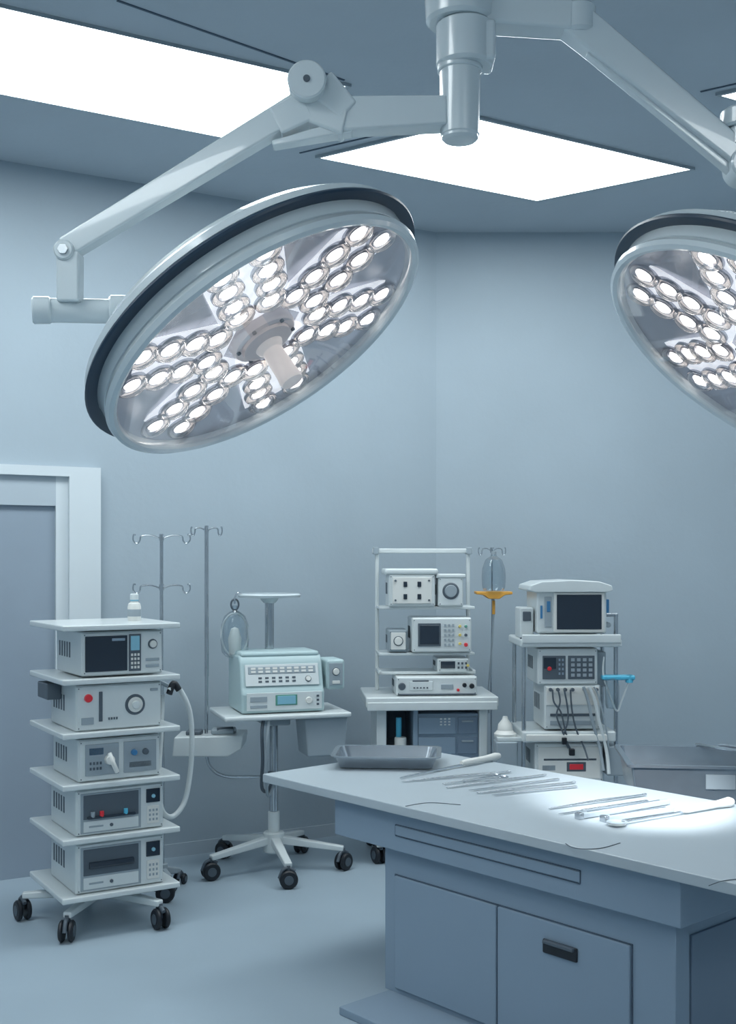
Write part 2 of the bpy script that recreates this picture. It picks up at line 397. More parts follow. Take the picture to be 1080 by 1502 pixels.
L2.cyl('wrist_disc', q(1092, 245)+Vector((0, .04, 0)), q(1092, 245)+Vector((0, -.04, 0)), 26*s1, 'lampw', seg=36)
L2.cyl('wrist_cap', q(1092, 190), q(1092, 162), 34*s1, 'lampw', seg=36)
L2.cyl('wrist_cap_top', q(1092, 218), q(1092, 188), 26*s1, 'lampw', seg=36)
c2 = pt(1119, 534, D2)
n2 = Vector((-.567, -.110, -.788)).normalized()
back = c2-n2*.145
L2.cyl('drop_post', q(1105, 225), (q(1105, 0).x, D1, back.z+.10), .028, 'lampw')
L2.tube('yoke', [(q(1105, 0).x, D1, back.z+.12), (back.x+.02, D1+.02, back.z+.05), (back.x, back.y, back.z)], .026, 'lampw')
lamp_head(L2, 'lamp_head', c2, n2, .43, math.radians(14), .075)
def spot(name, loc, tgt, e, ang, rad, par):
    l = bpy.data.lights.new(name, 'SPOT'); l.energy = e; l.spot_size = math.radians(ang); l.spot_blend = .8; l.shadow_soft_size = rad
    l.color = (.95, .98, 1)
    o = bpy.data.objects.new(name, l); scene.collection.objects.link(o)
    o.rotation_euler = (Vector(tgt)-Vector(loc)).to_track_quat('-Z', 'Y').to_euler(); o.location = loc; o.parent = par.e
spot('beam_light', c2+Vector((-.10, .0, -.26)), (.99, 4.20, .74), 400, 32, .07, L2)
spot('beam_light', c1+Vector((.516, -.27, -.804))*.2, (.6, 4.2, .74), 14, 60, .1, L1)

# ------------------------------------------------------------ operating counter
TD = Vector((.665, -.747, 0)).normalized(); TZ = .74
tyaw = math.degrees(math.atan2(TD.y, TD.x))
T = G('instrument_counter', (-.423, 4.64, 0), tyaw)
T.bx('top_slab', 0, 2.2, 0, .9, TZ-.034, TZ, 'table', .004)
T.bx('apron', .39, 1.90, .05, .85, .560, TZ-.033, 'cab', .004)
T.bx('apron_recess_strip', .73, 1.55, .045, .055, .618, .652, 'cab', .003)
for i, z in enumerate((.615, .655)): T.bx('apron_groove_%d' % (i+1), .73, 1.55, .0462, .052, z-.0012, z+.0012, 'groove', 0)
for i, x in enumerate((.73, 1.55)): T.bx('apron_groove_v_%d' % (i+1), x-.0015, x+.0015, .0462, .052, .615, .655, 'groove', 0)
T.bx('carcass', .617, 1.84, .10, .80, .028, .561, 'cab', .003)
T.bx('plinth', .64, 1.95, -.14, .85, 0, .03, 'cab', .004)
T.bx('door_panel_1', .68, 1.170, .088, .102, .05, .455, 'cab', .004)
T.bx('door_panel_2', 1.178, 1.70, .088, .102, .05, .455, 'cab', .004)
T.bx('door_gap', 1.170, 1.178, .096, .1005, .05, .459, 'groove', 0)
T.bx('door_gap_top', .675, 1.705, .096, .1005, .454, .459, 'groove', 0)
T.bx('door_gap_left', .674, .680, .096, .1005, .05, .459, 'groove', 0)
T.bx('door_gap_right', 1.70, 1.705, .096, .1005, .05, .459, 'groove', 0)
T.bx('handle_recess', 1.375, 1.51, .080, .09, .356, .400, 'black', .004)
T.bx('handle_lip', 1.382, 1.503, .070, .086, .388, .400, 'dgrey', .003)
T.bx('end_stile_front', 1.835, 1.852, .10, .17, .034, .56, 'cab', .003)
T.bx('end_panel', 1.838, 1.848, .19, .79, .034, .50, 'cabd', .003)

def tp(px, py, dz=.0):
    D = F*(EYE-TZ)/(py-HOR); return Vector(((px-540)*D/F, D, TZ+dz))
c = tp(568, 1121)
tr = G('instrument_tray', (c.x, c.y, TZ), -4)
def rrect(w, d, r, n=6):
    o = []
    for cx, cy, a0 in ((w/2-r, d/2-r, 0), (-w/2+r, d/2-r, 90), (-w/2+r, -d/2+r, 180), (w/2-r, -d/2+r, 270)):
        for k in range(n+1):
            a = math.radians(a0+90*k/n); o.append((cx+r*math.cos(a), cy+r*math.sin(a)))
    return o
def loft(g, name, rings, m, cap0=True, cap1=True):
    bm = bmesh.new(); R = []
    for (w, d, r, z) in rings: R.append([bm.verts.new((x, y, z)) for x, y in rrect(w, d, r)])
    for a, b in zip(R, R[1:]):
        for i in range(len(a)): j = (i+1) % len(a); bm.faces.new((a[i], a[j], b[j], b[i]))
    if cap0: bm.faces.new(R[0][::-1])
    if cap1: bm.faces.new(R[-1])
    return link(name, bm, m, g.e)
loft(tr, 'tray_shell', [(.38, .24, .03, .004), (.42, .28, .04, .048), (.455, .315, .05, .050), (.455, .315, .05, .055), (.415, .275, .04, .054), (.375, .235, .03, .010)], 'sstain')
for i, (x, y) in enumerate(((-.15, -.08), (.15, -.08), (.15, .08), (-.15, .08))): tr.cyl('foot_%d' % (i+1), (x, y, 0), (x, y, .008), .012, 'dgrey')

cnt = {}
def instr(base, a, b, kind, w=.012):
    A, B = tp(*a), tp(*b); v = B-A; L = v.length; yaw = math.degrees(math.atan2(v.y, v.x))
    k = cnt.get(base, 0); cnt[base] = k+1
    g = G(base if k == 0 else '%s.%03d' % (base, k), (A.x, A.y, TZ), yaw)
    if kind == 'handled':
        g.beam('shaft', (0, 0, .006), (L*.6, 0, .010), w*.5, .005, 'steel', w1=w, h1=.008, bev=.002)
        g.lathe('grip', [(0, 0), (.009, .003), (.013, .03), (.012, L*.25), (.017, L*.36), (.012, L*.4), (0, L*.405)], 'white2', (L*.58, 0, .017), (1, 0, 0), 16)
    elif kind == 'forceps':
        for s_ in (-1, 1):
            g.beam('blade_%d' % (s_+2), (0, s_*.002, .005), (L*.55, s_*.010, .008), .004, .003, 'steel', w1=.009, h1=.003, bev=.001)
            g.beam('arm_%d' % (s_+2), (L*.55, s_*.010, .008), (L, s_*.002, .007), .009, .003, 'steel', w1=.007, h1=.004, bev=.001)
        g.bx('tail', L-.012, L+.004, -.005, .005, .004, .011, 'steel', .002)
    elif kind == 'scissors':
        for s_ in (-1, 1):
            g.beam('shank_%d' % (s_+2), (L*.32, 0, .007), (L*.84, s_*.020, .007), .007, .005, 'steel', bev=.001)
            g.beam('blade_%d' % (s_+2), (0, s_*.004, .006), (L*.34, -s_*.001, .007), .003, .003, 'steel', w1=.009, h1=.004, bev=.001)
            g.tube('ring_%d' % (s_+2), [(L*.9+.02*math.cos(t), s_*.024+.014*math.sin(t), .007) for t in [i*math.pi/4 for i in range(8)]], .003, 'steel', 8, True, 4)
        g.cyl('pivot', (L*.33, 0, .0), (L*.33, 0, .012), .005, 'steel')
    elif kind == 'scalpel':
        g.beam('handle', (L*.25, 0, .006), (L, 0, .006), .009, .005, 'steel', w1=.013, h1=.006, bev=.0015)
        g.prism('blade', [(0, .002), (L*.05, -.005), (L*.26, -.005), (L*.26, .005)], .004, .006, 'steel', 0, axis='z')
    elif kind == 'bar':
        g.bx('bar', 0, L, -w/2, w/2, .002, .020, 'grey', .003)
        g.bx('bar_slot', L*.1, L*.9, -w*.12, w*.12, .0195, .0215, 'dgrey', .0005)
        g.bx('bar_end', -.004, .016, -w*.55, w*.55, .0, .022, 'steel', .003)
    elif kind == 'spoon':
        g.lathe('bowl', [(.034, .014), (.028, .006), (.012, .002), (0, .0008)], 'white2', (0.01, 0, .002), (0, 0, 1), 28)
        g.lathe('bowl_inner', [(.034, .014), (.026, .010), (.012, .007), (0, .0065)], 'grey', (0.01, 0, .002), (0, 0, 1), 28)
        g.beam('shaft', (.035, 0, .012), (L*.55, 0, .012), .014, .006, 'steel', w1=.010, bev=.002)
        g.lathe('grip', [(0, 0), (.010, .003), (.013, .03), (.012, L*.3), (.018, L*.41), (.012, L*.44), (0, L*.445)], 'white2', (L*.55, 0, .018), (1, 0, 0), 16)
instr('surgical_probe', (587, 1143), (735, 1114), 'handled')
instr('surgical_forceps', (590, 1148), (748, 1134), 'forceps')
instr('surgical_scissors', (650, 1152), (742, 1140), 'scissors')
instr('surgical_forceps', (655, 1157), (800, 1139), 'forceps')
instr('scalpel', (688, 1161), (820, 1145), 'scalpel')
instr('surgical_forceps', (700, 1165), (843, 1150), 'forceps')
instr('scalpel', (722, 1168), (846, 1156), 'scalpel')
instr('surgical_forceps', (806, 1188), (947, 1168), 'forceps')
instr('scalpel', (820, 1196), (950, 1177), 'scalpel')
instr('bone_file', (848, 1202), (980, 1180), 'bar', .024)
instr('bone_file', (885, 1206), (986, 1191), 'bar', .026)
instr('tissue_retractor', (902, 1213), (1076, 1183), 'spoon')
for i, P in enumerate((((595, 1183), (630, 1178), (676, 1181)), ((830, 1238), (845, 1245), (880, 1245), (910, 1237)), ((1040, 1300), (1060, 1293), (1085, 1290)))):
    g = G('suture_thread' if i == 0 else 'suture_thread.%03d' % i)
    g.tube('thread', [tp(a, b, .0014) for a, b in P], .0013, 'dgrey', 6)

# ------------------------------------------------------------ left equipment tower
K = G('equipment_tower_cart', (-1.195, 5.18, 0), 31)
zs = [1.31, 1.085, .860, .645, .418, .175]
for i, z in enumerate(zs):
    K.bx('shelf_%d' % (i+1), -.255, .265, -.285, .235, z-.012, z+.012, 'white', .005)
K.bx('rear_column', -.05, .05, .15, .21, .1, 1.3, 'grey', .008)
K.star(.34, 5, math.radians(12), hub=.12, end=.11, m='white', r=.045)
K.cyl('base_riser', (0, 0, .10), (0, 0, .17), .05, 'white')
x0, x1, y0, y1 = -.19, .20, -.25, .12
f = K.dev('display_unit', -.165, .195, y0, y1, zs[1]+.018, zs[0]-.018)
f.rect(.04, .55, .1, .9, 'screen').rect(.57, .72, .08, .92, 'dgrey').rect(.59, .70, .55, .88, 'lcd', .008).grid(.585, .705, .12, .5, 3, 4, 'white2', .6, .008)
f.dial(.87, .68, .022).rect(.78, .95, .3, .36, 'grey').rect(.78, .95, .15, .22, 'grey').rect(.36, .52, .78, .84, 'cab', .007)
f = K.dev('pump_unit', x0, x1-.01, y0, y1, zs[2]+.012, zs[1]-.018)
f.knob(.14, .72, .018, 'red', .012).rect(.26, .30, .2, .85, 'dgrey').dial(.68, .52, .046).rect(.06, .2, .15, .3, 'grey').knob(.68, .52, .02, 'white', .02).grid(.36, .48, .2, .3, 4, 1, 'dgrey', .5).rect(.86, .95, .8, .86, 'grey')
K.bx('pump_unit_vent', -.255, -.19, -.05, .10, .99, 1.06, 'dgrey', .006)
f = K.dev('valve_unit', x0+.01, x1-.015, y0, y1, zs[3]+.012, zs[2]-.022)
f.rect(.08, .48, .15, .88, 'grey').rect(.54, .94, .15, .88, 'grey').rect(.12, .30, .62, .8, 'blue').knob(.36, .5, .022, 'white2', .03).knob(.66, .62, .014, 'blue', .02).knob(.8, .62, .014, 'dgrey', .02).rect(.60, .88, .25, .4, 'dgrey').grid(.12, .28, .25, .5, 4, 2, 'dgrey', .5, .008)
K.tube('valve_lever', [(-.05, y0-.02, zs[3]+.13), (-.04, y0-.04, zs[3]+.09), (-.02, y0-.03, zs[3]+.05)], .01, 'white2')
for n_, (za, zb) in (('suction_unit', (zs[4], zs[3])), ('warming_unit', (zs[5], zs[4]))):
    f = K.dev(n_, x0, x1, y0, y1, za+.012, zb-.018)
    f.rect(.05, .73, .06, .92, 'grey', .003)
    f.rect(.08, .70, .36, .88, 'dgrey', .005).rect(.08, .70, .09, .32, 'white', .005).knob(.39, .20, .008, 'dgrey', .01).rect(.79, .95, .58, .88, 'screen').rect(.80, .94, .12, .5, 'white2')
    f.knob(.87, .72, .009, 'lcd', .012).grid(.81, .93, .16, .46, 3, 3, 'grey', .5, .007).rect(.14, .30, .18, .22, 'grey', .007)
    if n_ == 'suction_unit':
        for k, (u, mm) in enumerate(((.18, 'grey'), (.28, 'red'), (.55, 'cyan'))):
            xx = f.X(u); K.cyl('vial_%d' % (k+1), (xx, y0-.014, f.Z(.40)), (xx, y0-.014, f.Z(.52)), .009, mm)
        K.bx('tray_strip', f.X(.12), f.X(.66), y0-.022, y0-.006, f.Z(.37), f.Z(.42), 'screen', .003)
    else:
        K.cyl('roller', (f.X(.14), y0-.012, f.Z(.56)), (f.X(.64), y0-.012, f.Z(.56)), .014, 'screen')
K.tube('breathing_hose', [(.30, -.06, 1.00), (.34, -.05, 1.02), (.40, -.06, .9), (.41, -.06, .7), (.38, -.06, .5), (.31, -.08, .43), (.25, -.10, .47), (.235, -.10, .60), (.26, -.06, .8), (.28, -.03, .98)], .012, 'white', 12)
K.tube('hose_connector', [(.30, -.06, .985), (.325, -.05, 1.03), (.35, -.055, 1.0)], .015, 'black', 12)
K.beam('hose_bracket', (.19, -.03, 1.08), (.30, -.05, 1.02), .02, .02, 'grey')
b = G('medicine_bottle', (-1.195+.14, 5.18+.05, zs[0]+.012), 0)
b.lathe('bottle', [(0, 0), (.028, 0), (.030, .006), (.030, .062), (.026, .078), (.017, .083), (.017, .098), (0, .098)], 'white2')
b.lathe('cap', [(.019, .095), (.019, .118), (.014, .122), (0, .122)], 'white')
b.lathe('cap_band', [(.0175, .088), (.0195, .090), (.0195, .094), (.0175, .096)], 'lcd')
b.lathe('label', [(.0305, .02), (.0308, .022), (.0308, .05), (.0305, .052)], 'grey')

# ------------------------------------------------------------ IV poles
def hooks(g, z, w, r=.004):
    for k in (-1, 1):
        g.tube('hook_arm_%d_%d' % (int(z*100), k+2), [(0, 0, z-.012), (k*w*.35, 0, z+.005), (k*w*.70, 0, z+.002), (k*w*.76, 0, z-.022), (k*w*.87, 0, z-.034), (k*w*.99, 0, z-.018), (k*w*.98, 0, z+.008), (k*w*.90, 0, z+.008)], r, 'steel', 8)
    g.cyl('hook_hub_%d' % int(z*100), (0, 0, z-.02), (0, 0, z+.012), .012, 'steel')
def zz(py, D): return EYE-(py-HOR)*D/F
PY = 5.66
P = G('iv_pole', ((237-540)*PY/F, PY, 0))
P.cyl('pole', (0, 0, .06), (0, 0, zz(783, PY)), .009, 'steel')
P.cyl('pole_sleeve', (0, 0, .06), (0, 0, 1.0), .014, 'steel')
hooks(P, zz(787, PY), .14); hooks(P, zz(860, PY), .14)
P.star(.10, 4, .6, hub=.08, end=.065, m='grey', r=.026, w=.03)

# ------------------------------------------------------------ monitor stand
S = G('infusion_pump_stand', (-.486, 5.98, 0), 18)
S.star(.36, 5, math.radians(52), hub=.16, end=.11, r=.045)
S.cyl('pole_lower', (0, 0, .12), (0, 0, .8), .022, 'steel'); S.cyl('pole_collar', (0, 0, .16), (0, 0, .30), .030, 'white')
S.cyl('pole_upper', (0, .10, .8), (0, .10, 1.40), .024, 'steel')
S.lathe('top_plate', [(0, -.03), (.03, -.03), (.05, -.008), (.16, .0), (.165, .012), (.155, .02), (0, .022)], 'lampw', (0, .10, 1.40))
S.bx('shelf', -.30, .35, -.23, .20, .80, .825, 'white', .008)
S.bx('shelf_bracket', -.07, .07, -.08, .12, .75, .80, 'grey', .01)
S.prism('pump_body', [(-.17, .828), (-.17, .93), (-.155, .95), (-.115, 1.085), (-.09, 1.115), (.15, 1.115), (.17, 1.08), (.17, .828)], -.205, .225, 'teal', .014, 3)
S.bx('pump_lid', -.195, .215, -.10, .16, 1.10, 1.13, 'teal', .014, 3)
f = Face(S, 'pump', -.205, .225, .835, .94, -.171)
f.rect(.06, .96, .08, .92, 'white', .006).rect(.40, .66, .3, .8, 'green', .009).rect(.42, .64, .35, .75, 'lcd', .011).rect(.1, .3, .5, .75, 'grey', .009).knob(.8, .5, .018, 'white2', .015).rect(.1, .3, .2, .35, 'grey', .009).grid(.88, .94, .2, .8, 1, 3, 'dgrey', .5, .008)
mx = Matrix.Translation((0, -.137, 1.015)) @ Matrix.Rotation(math.radians(-16.5), 4, 'X')
sub = G('pump_console', parent=S, mx=mx)
f = Face(sub, 'console', -.18, .20, -.055, .055, -.002)
f.rect(.0, 1, 0, 1, 'white', .004).rect(.04, .96, .55, .9, 'grey', .006).grid(.06, .94, .58, .88, 9, 2, 'white2', .65, .008).grid(.15, .7, .12, .45, 6, 2, 'dgrey', .5, .006).dial(.85, .28, .018)
S.bx('module_side', .245, .345, -.13, .05, .93, 1.085, 'teal', .016, 3)
f = Face(S, 'module', .245, .345, .93, 1.085, -.131)
f.rect(.15, .85, .15, .88, 'grey').dial(.5, .60, .024).rect(.3, .7, .2, .3, 'white2', .008)
S.bx('module_bracket', .20, .26, -.06, .02, .95, 1.0, 'grey', .004)
S.prism('bin', [(.13, .60), (.32, .60), (.345, .80), (.11, .80)], -.20, .0, 'grey', .012, axis='y')
S.tube('cable_1', [(-.09, -.18, .82), (-.11, -.21, .75), (-.10, -.18, .6), (-.09, -.12, .45), (-.04, -.05, .42), (0, -.03, .5)], .009, 'dgrey')
S.tube('cable_2', [(-.07, -.20, .82), (-.085, -.22, .7), (-.08, -.18, .5), (-.05, -.09, .40), (0, -.03, .46)], .008, 'grey')
S.tube('bag_hook', [(-.14, .10, 1.41), (-.17, .08, 1.425), (-.19, .07, 1.40), (-.19, .07, 1.37)], .005, 'steel')
S.tube('bag_ring', [(-.19+.02*math.cos(t), .07, 1.365+.028*math.sin(t)) for t in [i*math.pi/4 for i in range(8)]], .005, 'dgrey', 8, True, 4)
bag = G('breathing_bag', parent=S, mx=Matrix.Translation((-.19, .07, 1.09)))
bag.lathe('bag_shell', [(0, 0), (.045, .005), (.068, .03), (.074, .09), (.07, .17), (.055, .215), (.03, .235), (.012, .245), (.012, .27)], 'glass')
bag.lathe('bag_inner', [(0, .015), (.03, .02), (.035, .10), (.02, .15), (0, .16)], 'white2')
bag.tube('bag_strap', [(.07*math.cos(t), .0, .12+.11*math.sin(t)) for t in [i*math.pi/6 for i in range(12)]], .005, 'white', 8, True, 3)
inv = Matrix.Rotation(math.radians(-18), 4, 'Z') @ Matrix.Translation((.486, -5.98, 0))
Pb = G('side_iv_pole', parent=S, mx=inv @ Matrix.Translation(((303-540)*5.95/F, 5.95, 0)))
Pb.tube('pole', [(0, 0, zz(772, 5.95)), (0, 0, 1.3), (0, 0, .8), (0, 0, .6), (.03, 0, .52), (.10, 0, .485), (.22, .01, .48), (.325, .02, .48)], .009, 'steel', 12)
Pb.tube('pole_upper', [(0, 0, zz(771, 5.95)), (0, 0, 1.0)], .011, 'steel', 12)
hooks(Pb, zz(776, 5.95), .08)
Pb.cyl('clamp', (.335, .02, .455), (.335, .02, .505), .030, 'dgrey')
Pb.prism('tray', [(-.16, .60), (-.15, .70), (.20, .71), (.19, .64), (.12, .60)], -.10, .12, 'white', .008, axis='y')
Pb.bx('tray_item_1', -.10, -.02, -.05, .03, .70, .725, 'dgrey', .008)
Pb.bx('tray_item_2', .03, .15, -.06, .04, .705, .735, 'grey', .01)
Pb.cyl('tray_item_3', (.06, -.05, .73), (.14, -.03, .735), .01, 'dgrey')

# ------------------------------------------------------------ anaesthesia rack
R = G('anesthesia_machine', (.315, 6.30, 0), 4); s = .00371
def rx(px): return (px-625)*s
def rz(py): return EYE-(py-HOR)*s*.975
R.bx('worktop', rx(532), rx(720), -.26, .24, rz(1034), rz(1019), 'white', .008)
R.bx('worktop_lip', rx(534), rx(718), -.268, -.24, rz(1038), rz(1026), 'white', .004)
R.bx('cabinet_side_left', rx(548), rx(562), -.22, .22, .09, rz(1034), 'white', .006)
R.bx('cabinet_side_right', rx(694), rx(706), -.22, .22, .09, rz(1034), 'white', .006)
R.bx('cabinet_back', rx(560), rx(696), .18, .21, .09, rz(1034), 'cabd', .003)
R.bx('cabinet_bottom', rx(550), rx(704), -.22, .22, .09, .14, 'white', .006)
R.bx('drawer_stack', rx(606), rx(694), -.20, .18, .14, rz(1045), 'cab', .005)
f = Face(R, 'drawer', rx(606), rx(694), .14, rz(1045), -.20)
for k in range(6): f.rect(.02, .62, .02+.163*k, .155+.163*k, 'cab', .01); f.rect(.66, .97, .02+.163*k, .155+.163*k, 'cabd', .008); f.rect(.72, .91, .115+.163*k, .13+.163*k, 'grey', .012)
f.grid(.35, .55, .90, .97, 3, 3, 'white2', .5, .012)
R.bx('divider', rx(600), rx(607), -.21, .19, .14, rz(1038), 'cab', .003)
R.bx('inner_shelf', rx(562), rx(602), -.18, .18, rz(1100), rz(1096), 'grey', .003)
R.cyl('vial_tall', (rx(581), -.15, rz(1096)), (rx(581), -.15, rz(1052)), .015, 'cyan')
R.cyl('canister', (rx(583), -.17, rz(1096)), (rx(583), -.17, rz(1080)), .032, 'white2')
for i, (x, y) in enumerate(((rx(552), -.18), (rx(698), -.18), (rx(552), .18), (rx(698), .18))): R.caster(i+1, x, y, .045, .4+i, .10)
for k, px in enumerate((555, 691)):
    R.bx('frame_post_%d' % (k+1), rx(px)-.010, rx(px)+.010, .08, .105, rz(1019), rz(808), 'white', .004)
    R.bx('frame_foot_%d' % (k+1), rx(px)-.009, rx(px)+.009, -.12, .10, rz(990), rz(984), 'white', .003)
R.bx('frame_top', rx(548), rx(697), .075, .11, rz(811), rz(804), 'white', .004)
R.bx('frame_knob_1', rx(549), rx(557), .06, .12, rz(813), rz(802), 'grey', .004); R.bx('frame_knob_2', rx(688), rx(696), .06, .12, rz(813), rz(802), 'grey', .004)
for k, py in enumerate((892, 960, 988)): R.bx('frame_shelf_%d' % (k+1), rx(553), rx(692), -.12, .10, rz(py+2), rz(py-2), 'white', .003)
f = R.dev('ventilator', rx(567), rx(634), -.14, .07, rz(890), rz(842)); R.bx('ventilator_hood', rx(561), rx(638), -.15, .08, rz(843), rz(834), 'white', .01)
f.rect(.08, .92, .1, .9, 'white2')
for u in (.35, .65):
    for v in (.3, .68): f.rect(u-.04, u+.04, v-.07, v+.09, 'screen', .010)
for u in (.14, .86):
    for v in (.2, .8): f.knob(u, v, .006, 'dgrey', .01)
f = R.dev('gauge_unit', rx(638), rx(675), -.13, .07, rz(890), rz(846)); f.dial(.5, .52, .046, 'dgrey', 'grey'); R.bx('gauge_hood', rx(635), rx(678), -.14, .07, rz(848), rz(842), 'white', .006)
f = R.dev('flow_gauge', rx(567), rx(595), -.12, .06, rz(957), rz(924), 'grey'); f.rect(.12, .88, .12, .88, 'white2').dial(.5, .5, .03)
f = R.dev('gas_monitor', rx(600), rx(686), -.15, .07, rz(957), rz(906))
f.rect(.10, .48, .18, .84, 'dgrey').rect(.13, .45, .24, .78, 'screen', .008).grid(.52, .72, .15, .85, 3, 5, 'grey', .5, .006).knob(.8, .75, .008, 'yellow').knob(.9, .75, .008, 'green').knob(.8, .5, .008, 'yellow').knob(.9, .5, .008, 'dgrey').knob(.9, .22, .011, 'red').knob(.8, .25, .008, 'yellow')
f = R.dev('mini_monitor', rx(637), rx(683), -.14, .06, rz(987), rz(966)); f.rect(.1, .55, .3, .8, 'screen').grid(.6, .95, .2, .8, 3, 2, 'dgrey', .5).knob(.95, .5, .008, 'yellow')
f = R.dev('vaporizer_unit', rx(576), rx(692), -.20, .06, rz(1019), rz(991)); f.rect(.02, .98, .05, .12, 'dgrey').knob(.07, .5, .020, 'dgrey').rect(.16, .45, .3, .75, 'white').rect(.55, .7, .35, .6, 'grey').knob(.76, .3, .008, 'red').knob(.84, .55, .012, 'black').knob(.93, .5, .014, 'black').rect(.2, .4, .75, .82, 'dgrey').grid(.2, .4, .36, .5, 5, 1, 'dgrey', .5, .007)

# infusion bottle on its own pole beside the rack
IY = 6.80
I = G('infusion_bottle_stand', (182*IY/F, IY, 0))
I.tube('pole', [(.0, .0, zz(806, IY)), (.0, .0, 1.2), (-.005, 0, .9), (0, 0, .07)], .005, 'steel', 8)
hooks(I, zz(806, IY), .080, .003)
I.lathe('bottle', [(0, 0), (.058, .003), (.066, .02), (.070, .08), (.066, .13), (.048, .18), (.019, .20), (.015, .215)], 'glass', (.0, -.09, zz(866, IY)))
I.lathe('bottle_neck', [(.016, 0), (.016, .02), (0, .022)], 'grey', (0, -.09, zz(814, IY)))
I.tube('bottle_hanger', [(0, 0, zz(806, IY)), (0, -.05, zz(805, IY)), (0, -.09, zz(813, IY))], .004, 'steel')
I.prism('holder', [(-.105, .02), (.105, .02), (.105, .005), (.06, .0), (.03, -.022), (-.03, -.022), (-.06, .0), (-.105, .005)], -.13, .01, 'orange', .004, axis='y', mx=Matrix.Translation((0, 0, zz(872, IY))))
I.tube('drip_line', [(0, -.09, zz(878, IY)), (.0, -.09, zz(900, IY)), (-.01, -.08, zz(950, IY)), (-.03, -.06, zz(1020, IY)), (-.02, -.02, .7)], .005, 'grey')
I.cyl('drip_chamber', (0, -.09, zz(900, IY)), (0, -.09, zz(880, IY)), .009, 'orange')
I.star(.12, 4, .3, hub=.08, end=.065, m='grey', r=.028, w=.026)

# ------------------------------------------------------------ patient monitor cart
Q = G('patient_monitor_cart', (1.03, 6.10, 0), 2); s = 6.0/F
def qx(px): return (px-828)*s
def qz(py): return EYE-(py-HOR)*s*.98
Q.bx('shelf_top', qx(754), qx(902), -.20, .20, qz(950), qz(938), 'white', .01, 3)
Q.bx('shelf_top_lip', qx(756), qx(900), -.207, -.19, qz(944), qz(931), 'white', .006)
for k, px in enumerate((761, 896)):
    for j, yy in enumerate((-.15, .15)): Q.cyl('post_%d_%d' % (k+1, j+1), (qx(px), yy, .12), (qx(px), yy, qz(902 if (px > 800) else 940)), .011, 'steel')
    Q.cyl('post_clamp_%d' % (k+1), (qx(px), -.15, qz(950)), (qx(px), -.15, qz(936)), .02, 'dgrey')
Q.beam('push_handle', (qx(880), -.15, qz(903)), (qx(899), -.15, qz(903)), .02, .02, 'steel')
Q.bx('monitor_body', qx(778), qx(880), -.19, .12, qz(930), qz(866), 'white', .014, 3)
Q.prism('monitor_hood', [(qx(766), qz(866)), (qx(768), qz(859)), (qx(785), qz(853)), (qx(828), qz(851)), (qx(868), qz(853)), (qx(886), qz(859)), (qx(888), qz(866)), (qx(880), qz(869)), (qx(775), qz(869))], -.21, .14, 'white', .005, axis='y')
f = Face(Q, 'monitor', qx(778), qx(880), qz(930), qz(866), -.19)
f.rect(.24, .96, .04, .94, 'white2', .008).rect(.28, .92, .10, .90, 'screen', .011).rect(.05, .08, .35, .65, 'blue').rect(.11, .21, .15, .85, 'grey').rect(.14, .19, .5, .75, 'blue', .008)
Q.bx('monitor_foot', qx(795), qx(868), -.15, .08, qz(936), qz(929), 'grey', .004)
Q.bx('module_left', qx(756), qx(776), -.14, .02, qz(938), qz(892), 'white', .008); Q.bx('module_left_slot', qx(760), qx(772), -.145, -.13, qz(912), qz(898), 'dgrey', .004)
Q.bx('module_right', qx(880), qx(887), -.14, .0, qz(905), qz(880), 'blue', .004); Q.cyl('module_right_knob', (qx(885), -.12, qz(918)), (qx(885), -.15, qz(918)), .014, 'grey')
f = Q.dev('defibrillator', qx(780), qx(868), -.17, .15, qz(1006), qz(952), 'white')
f.rect(.08, .46, .16, .80, 'dgrey').rect(.10, .30, .45, .75, 'screen', .008).knob(.19, .45, .012, 'red', .012).rect(.50, .94, .16, .80, 'dgrey').grid(.53, .92, .2, .76, 4, 4, 'grey', .6, .008).grid(.33, .44, .25, .75, 2, 4, 'cab', .5, .008)
Q.bx('side_module', qx(868), qx(882), -.14, .1, qz(1010), qz(958), 'grey', .006)
f = Q.dev('connector_unit', qx(790), qx(872), -.17, .15, qz(1072), qz(1006), 'white')
f.rect(.03, .97, .55, .95, 'white2').rect(.1, .9, .3, .36, 'dgrey').rect(.1, .9, .1, .2, 'grey')
for k in range(4): f.knob(.10+.13*k, .9, .010, 'dgrey', .02)
for k in range(3): f.knob(.70+.11*k, .9, .009, 'dgrey', .02)
def cab(i, a, pts, m='dgrey', r=.0045): Q.tube('lead_%d' % i, [(qx(p[0]), -.205-p[2] if len(p) > 2 else -.205, qz(p[1])) for p in pts], r, m, 8)
cab(1, 0, [(800, 1012), (802, 1030), (812, 1045), (818, 1070), (822, 1085)])
cab(2, 0, [(808, 1012), (811, 1030), (806, 1050), (815, 1075), (826, 1100)])
cab(3, 0, [(817, 1012), (822, 1040), (822, 1060), (816, 1080), (823, 1098)])
cab(4, 0, [(826, 1012), (828, 1040), (834, 1070), (845, 1095), (850, 1115, .03)])
cab(5, 0, [(845, 1008), (852, 1030), (858, 1060), (868, 1095), (872, 1130, .03)], 'grey', .008)
cab(6, 0, [(853, 1008), (862, 1030), (868, 1060), (878, 1100), (880, 1135, .03)], 'white', .009)
cab(7, 0, [(860, 1008), (866, 1020), (876, 1060), (882, 1100)], 'grey')
Q.bx('lead_clip_1', qx(813), qx(820), -.225, -.20, qz(1092), qz(1082), 'black', .004); Q.bx('lead_clip_2', qx(823), qx(831), -.235, -.21, qz(1108), qz(1098), 'black', .004)
Q.bx('shelf_mid', qx(757), qx(893), -.20, .20, qz(1090), qz(1074), 'white', .01, 3)
Q.bx('shelf_mid_front', qx(762), qx(880), -.21, -.19, qz(1088), qz(1078), 'white2', .005)
